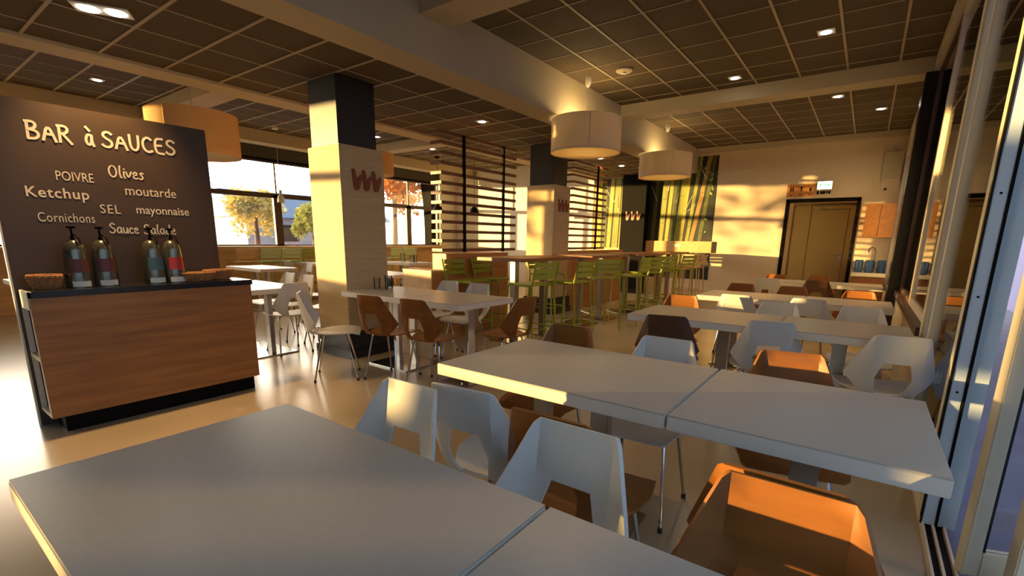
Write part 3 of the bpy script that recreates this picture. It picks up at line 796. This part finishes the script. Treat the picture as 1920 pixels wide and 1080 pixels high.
o = thing('exit_sign', 'glowing exit sign with arrow mounted above the far door', 'sign', (-.86, YF, 2.34))
part('housing', MB().box(-.13, .13, -.06, 0, .02, .19, .006), 'paper', o)
part('lit_panel', MB().box(-.12, .12, -.066, -.06, .035, .175), 'exitm', o)
g = MB().box(-.085, -.06, -.068, -.066, .06, .15).box(-.10, -.03, -.068, -.066, .105, .12).prism([(-.01, -.067, .095), (.05, -.067, .095), (.05, -.067, .075), (.10, -.067, .107), (.05, -.067, .14), (.05, -.067, .12), (-.01, -.067, .12)], (0, .001, 0))
part('pictogram', g, 'exitg', o)
part('test_row', MB().box(-.12, -.09, -.02, 0, -.06, .0).box(-.06, -.03, -.02, 0, -.06, 0).box(-.02, .02, -.02, 0, -.06, 0).box(.04, .06, -.02, 0, -.05, 0).box(.08, .11, -.02, 0, -.06, 0), 'black', o)
o = thing('washroom_sign', 'wooden sign with three black pictograms left of the exit sign', 'sign', (-1.27, YF, 2.24))
part('board', MB().box(-.25, .25, -.02, 0, 0, .25, .003), 'woodx', o)
pg = MB()
for cx in (-.18, -.14): pg.box(cx-.013, cx+.013, -.022, -.02, .11, .19).lathe([(.0, -.001), (.014, 0), (0, .001)], (cx, -.021, .21), 10, ey=.1)
pg.box(-.01, .03, -.022, -.02, .17, .20).box(.0, .02, -.022, -.02, .11, .17).box(.15, .19, -.022, -.02, .11, .17).lathe([(.0, -.001), (.016, 0), (0, .001)], (.17, -.021, .20), 10, ey=.1)
pg.box(-.20, -.15, -.022, -.02, .03, .045).box(-.03, .04, -.022, -.02, .03, .045).box(.13, .20, -.022, -.02, .03, .045)
part('pictogram', pg, 'black', o)

o = thing('wall_cabinet', 'orange wooden wall cabinet right of the far door', 'cabinet', (.10, YF, 1.43))
part('body', MB().box(-.22, .24, -.32, 0, 0, .62, .003), 'woodx', o)
part('door', MB().box(-.22, .005, -.34, -.32, .005, .615, .002), 'woodx', o)
part('door', MB().box(.012, .24, -.34, -.32, .005, .615, .002), 'woodx', o)
o = thing('kitchen_counter', 'low counter with pale worktop in the corner right of the far door', 'counter', (.09, YF, 0))
part('body', MB().box(-.25, .25, -.5, 0, .06, .70, .003), 'woodx', o)
for k in range(3): part('drawer', MB().box(-.245, .245, -.515, -.50, .08+.21*k, .275+.21*k, .003), 'slat', o)
part('worktop', MB().box(-.28, .25, -.55, 0, .70, .765, .004), 'cream', o)
part('plinth', MB().box(-.24, .24, -.46, 0, 0, .06), 'black', o)
def jug(x, y, label):
    o = thing('water_jug', label, 'jug', (x, y, .765), 0, 'blue jugs on the corner counter')
    part('body', MB().lathe([(.058, 0), (.066, .02), (.066, .17), (.06, .22), (.062, .24)], n=20), 'blue', o)
    part('handle', MB().tube([(-.055, -.02, .21), (-.10, -.03, .20), (-.105, -.03, .10), (-.06, -.02, .05)], .008, 8), 'blue', o)
jug(-.09, YF-.25, 'blue jug at the left of the corner counter')
jug(.07, YF-.25, 'blue jug at the middle of the corner counter')
jug(.26, YF-.20, 'blue jug at the right of the corner counter, by the window')
o = thing('water_tap', 'tall swan-neck tap on the corner counter', 'tap', (.14, YF-.12, .765))
part('spout', MB().tube([(0, 0, 0), (0, 0, .40), (-.02, 0, .46), (-.07, -.02, .48), (-.11, -.03, .45), (-.115, -.03, .36)], .012, 10), 'chrome', o)
part('base', MB().lathe([(.03, 0), (.03, .02), (.015, .03)], n=16), 'chrome', o)
o = thing('air_vent', 'pale rectangular ventilation box high on the far wall near the window', 'vent', (.16, YF, 2.45))
part('housing', MB().box(-.13, .15, -.06, 0, 0, .55, .01), 'wall', o)
part('grille', MB().box(-.10, .12, -.064, -.06, .05, .5).box(-.10, .12, -.066, -.064, .24, .26), 'beam', o)
tag(part('wall_button', MB().lathe([(.02, 0), (.02, .02), (.0, .022)], n=12), 'black'), 'tiny dark button on the far wall above the cabinet', 'button').matrix_world = Matrix.Translation((.12, YF, 2.33)) @ Matrix.Rotation(PI/2, 4, 'X')

# ------------------------------------------------------------------ lamps
def drum(x, y, zt, zb, r, zc, m, label, power, col=(1, .72, .30)):
    o = thing('pendant_lamp', label, 'lamp', (x, y, zb), 0, 'drum pendant lamps')
    h = zt-zb
    part('shade', MB().lathe([(r, 0), (r, .05), (r*1.002, .056), (r*1.002, .062), (r, .068), (r, h), (r-.006, h), (r-.006, .006), (r-.006, 0), (r, 0)], n=64, cap=(False, False)), m, o)
    part('seam', MB().box(r*.55-.004, r*.55+.004, -r*.8353-.003, -r*.8353+.004, 0, h), m, o)
    part('diffuser', MB().lathe([(.001, .012), (r-.008, .012), (r-.008, .018), (.001, .018)], n=48), 'diff', o)
    part('cord', MB().tube([(0, 0, .2), (0, 0, zc-zb-.02)], .004, 6), 'flex', o)
    part('canopy', MB().lathe([(.015, zc-zb-.13), (.035, zc-zb-.10), (.042, zc-zb-.02), (.042, zc-zb)], n=18), 'paper', o)
    bulb = part('bulb', MB().lathe([(.0, .16), (.03, .18), (.04, .21), (.03, .25), (.015, .28), (.015, .32)], n=16), 'spot' if power else 'paper', o)
    if power:
        l = bpy.data.lights.new('lamp_light', 'POINT'); l.energy = power; l.color = col; l.shadow_soft_size = .06
        q = bpy.data.objects.new('lamp_light', l); COL.objects.link(q); q.parent = o; q.location = (0, 0, h*.8)
    return o
drum(-3.19, 5.96, 2.84, 2.42, .455, CR, 'shade', 'nearest cream drum pendant lamp over the first high tables', 12)
drum(-3.19, 9.05, 2.84, 2.44, .46, CR, 'shade', 'second cream drum pendant lamp, in front of the bamboo mural', 10)
drum(-6.80, 2.70, 2.72, 2.24, .48, CR, 'shade_sunlit', 'sunlit-coloured orange drum pendant lamp half hidden behind the menu board', 0)
drum(-7.62, 5.90, 2.80, 2.42, .44, CR, 'shade_sunlit', 'sunlit-coloured orange drum pendant lamp half hidden behind the nearest pillar', 0)
drum(-6.80, .62, 2.82, 2.42, .42, CR, 'shade_sunlit', 'sunlit-coloured orange drum pendant lamp at the left frame edge above the menu board', 0)

def small_pendant(x, y, z, label, m='black'):
    k_ = 1 if m == 'black' else .55
    o = thing('small_pendant_lamp', label, 'lamp', (x, y, z), 0, 'small pendant lamps')
    part('shade', MB().lathe([(.13*k_, 0), (.115*k_, .08), (.09*k_, .13), (.05*k_, .15), (.05*k_, .24), (.001, .24)], n=24, cap=(False, False)), m, o)
    part('cord', MB().tube([(0, 0, .24), (0, 0, CR-z)], .005, 6), 'flex' if m != 'black' else 'black', o)
    part('canopy', MB().lathe([(.06, CR-z-.04), (.06, CR-z)], n=16), m, o)
small_pendant(-8.6, 10.0, 1.95, 'small black pendant lamp seen through the middle of the slat screen')
small_pendant(-9.3, 9.35, 1.98, 'small black pendant lamp at the left end of the slat screen')
small_pendant(-9.6, 5.25, 1.95, 'small white pendant lamp on a long cord before the left windows', 'paper')

DL = 46
def downlight(x, y, z, label, double=False, rot=0, pw=1.0, cone=125):
    o = thing('downlight', label, 'light', (x, y, z), rot, 'ceiling downlights')
    if double:
        part('housing', MB().box(-.17, .17, -.085, .085, -.012, -.001, .003), 'paper', o)
        for s in (-1, 1): part('lens', MB().lathe([(.001, -.016), (.062, -.016), (.066, -.012)], (s*.08, 0, 0), 20), 'spot', o)
    else:
        part('housing', MB().box(-.075, .075, -.075, .075, -.010, -.001, .003), 'paper', o)
        part('lens', MB().lathe([(.001, -.014), (.045, -.014), (.05, -.010)], (0, 0, 0), 20), 'spot', o)
    l = bpy.data.lights.new('downlight_beam', 'SPOT'); l.energy = DL*pw; l.color = (1, .60, .25); l.spot_size = R(cone); l.spot_blend = .8; l.shadow_soft_size = .05
    q = bpy.data.objects.new('downlight_beam', l); COL.objects.link(q); q.parent = o; q.location = (0, 0, -.03)
downlight(-.62, 6.07, CR, 'single downlight in the upper right ceiling, nearest the camera')
downlight(-1.66, 7.03, CR, 'square downlight in the right ceiling just before the cross beam')
downlight(-.63, 8.66, CR, 'left downlight of the two past the right cross beam')
downlight(-.12, 9.77, CR, 'right downlight of the two past the right cross beam')
downlight(-4.69, 1.35, CL, 'double downlight at the top left of the lower ceiling', True, R(60))
downlight(-8.84, 2.37, CR, 'downlight in the left bay ceiling above the menu board')
downlight(-4.51, 5.41, CL, 'downlight in the lower ceiling above the nearer slat screen')
downlight(-8.6, 8.5, CR, 'downlight in the left bay ceiling left of the slat screen')
downlight(-8.6, 6.9, CR, 'downlight in the left bay ceiling right of the nearest pillar top')
downlight(-4.46, 8.96, CL, 'first of the three downlights under the nearest drum lamp')
downlight(-4.49, 10.06, CL, 'second of the three downlights, right of the drum lamp bottom')
downlight(-5.49, 11.3, CL, 'last downlight in front of the left bamboo mural')
downlight(-1.66, 3.0, CR, 'out-of-frame downlight added to warm the second row of tables')  # unseen lamp, added as warm fill over the tables
downlight(-4.20, 1.12, CL, 'downlight in the lower ceiling washing the menu board', pw=5, cone=75)
o = thing('smoke_detector', 'round cream smoke detector on the right ceiling above the drum lamp', 'smoke detector', (-2.71, 5.98, CR))
part('base', MB().lathe([(.10, 0), (.10, -.02), (.075, -.035), (.001, -.04)], n=24), 'beam', o)
part('sensor', MB().lathe([(.03, -.036), (.028, -.05), (.001, -.052)], n=16), 'paper', o)

# ------------------------------------------------------------------ outdoors
struct('ground', MB().box(-80, 60, -60, 90, -.25, -.02), 'pave')
o = tag(part('neighbouring_wall', MB().box(2.6, 2.9, 3.0, 26, -.02, 5.5), 'lilac'), 'lilac rendered wall outside beyond the open glass door', 'wall')
def tree(x, y, h, r, m, label, seed, n=2600):
    rnd = random.Random(seed)
    o = thing('tree', label, 'tree', (x, y, -.02), 0, 'trees outside the left windows')
    part('trunk', MB().tube([(0, 0, 0), (.05, .03, h*.3), (0, .05, h*.6)], .16, 10, .09), 'bark', o)
    mb = MB()
    cl = []
    for k in range(26):
        a, e, q = rnd.uniform(0, 2*PI), rnd.uniform(-.7, 1.2), rnd.uniform(.2, 1)**.6
        cl.append((Vector((math.cos(a)*math.cos(e), math.sin(a)*math.cos(e), math.sin(e)))*r*q*.8 + Vector((0, 0, h*.62)), rnd.uniform(.25, .5)*r))
    for k in range(n):
        c, rr = rnd.choice(cl)
        d_ = Vector((rnd.gauss(0, 1), rnd.gauss(0, 1), rnd.gauss(0, 1))); p_ = c+d_.normalized()*rr*rnd.uniform(.2, 1)**.5
        u = Vector((rnd.gauss(0, 1), rnd.gauss(0, 1), rnd.gauss(0, 1))).normalized(); v = u.orthogonal().normalized(); z_ = rnd.uniform(.09, .16)
        mb.poly([p_+u*z_, p_+v*z_*.6, p_-u*z_, p_-v*z_*.6])
    part('crown', mb, m, o)
tree(-27, 13.2, 3.8, 1.5, 'leafy', 'yellow-green tree outside, seen right of the menu board', 1)
tree(-27, 16.6, 3.4, 1.2, 'leafg', 'green shrub-like tree outside, seen left of the nearest pillar', 2)
tree(-20, 16.9, 6.5, 1.9, 'leafo', 'orange autumn tree outside, seen right of the nearest pillar', 3)
tree(-19, 21.6, 7.0, 2.2, 'leafo', 'orange autumn tree outside, behind the slat screen edge', 4)
o = thing('house', 'low house with slate roof outside the left windows', 'house', (-38, 22.5, -.02))
part('wall', MB().box(-3, 3, -6, 6, 0, 2.6), 'render', o)
part('roof', MB().prism([(-3.5, -6.4, 2.6), (3.5, -6.4, 2.6), (0, -6.4, 4.6)], (0, 12.8, 0)), 'roof', o)
part('window', MB().box(2.98, 3.04, -3.4, -2.2, .9, 2.1).box(2.98, 3.04, 1.6, 2.8, .9, 2.1), 'framed', o)
tree(-21, -4.2, 4.7, 1.9, 'leafo', 'sparse autumn tree outside, unseen left of the frame, put in to dapple the sun', 5, 620)  # out of view; thinned foliage placed to dapple sun on the far wall
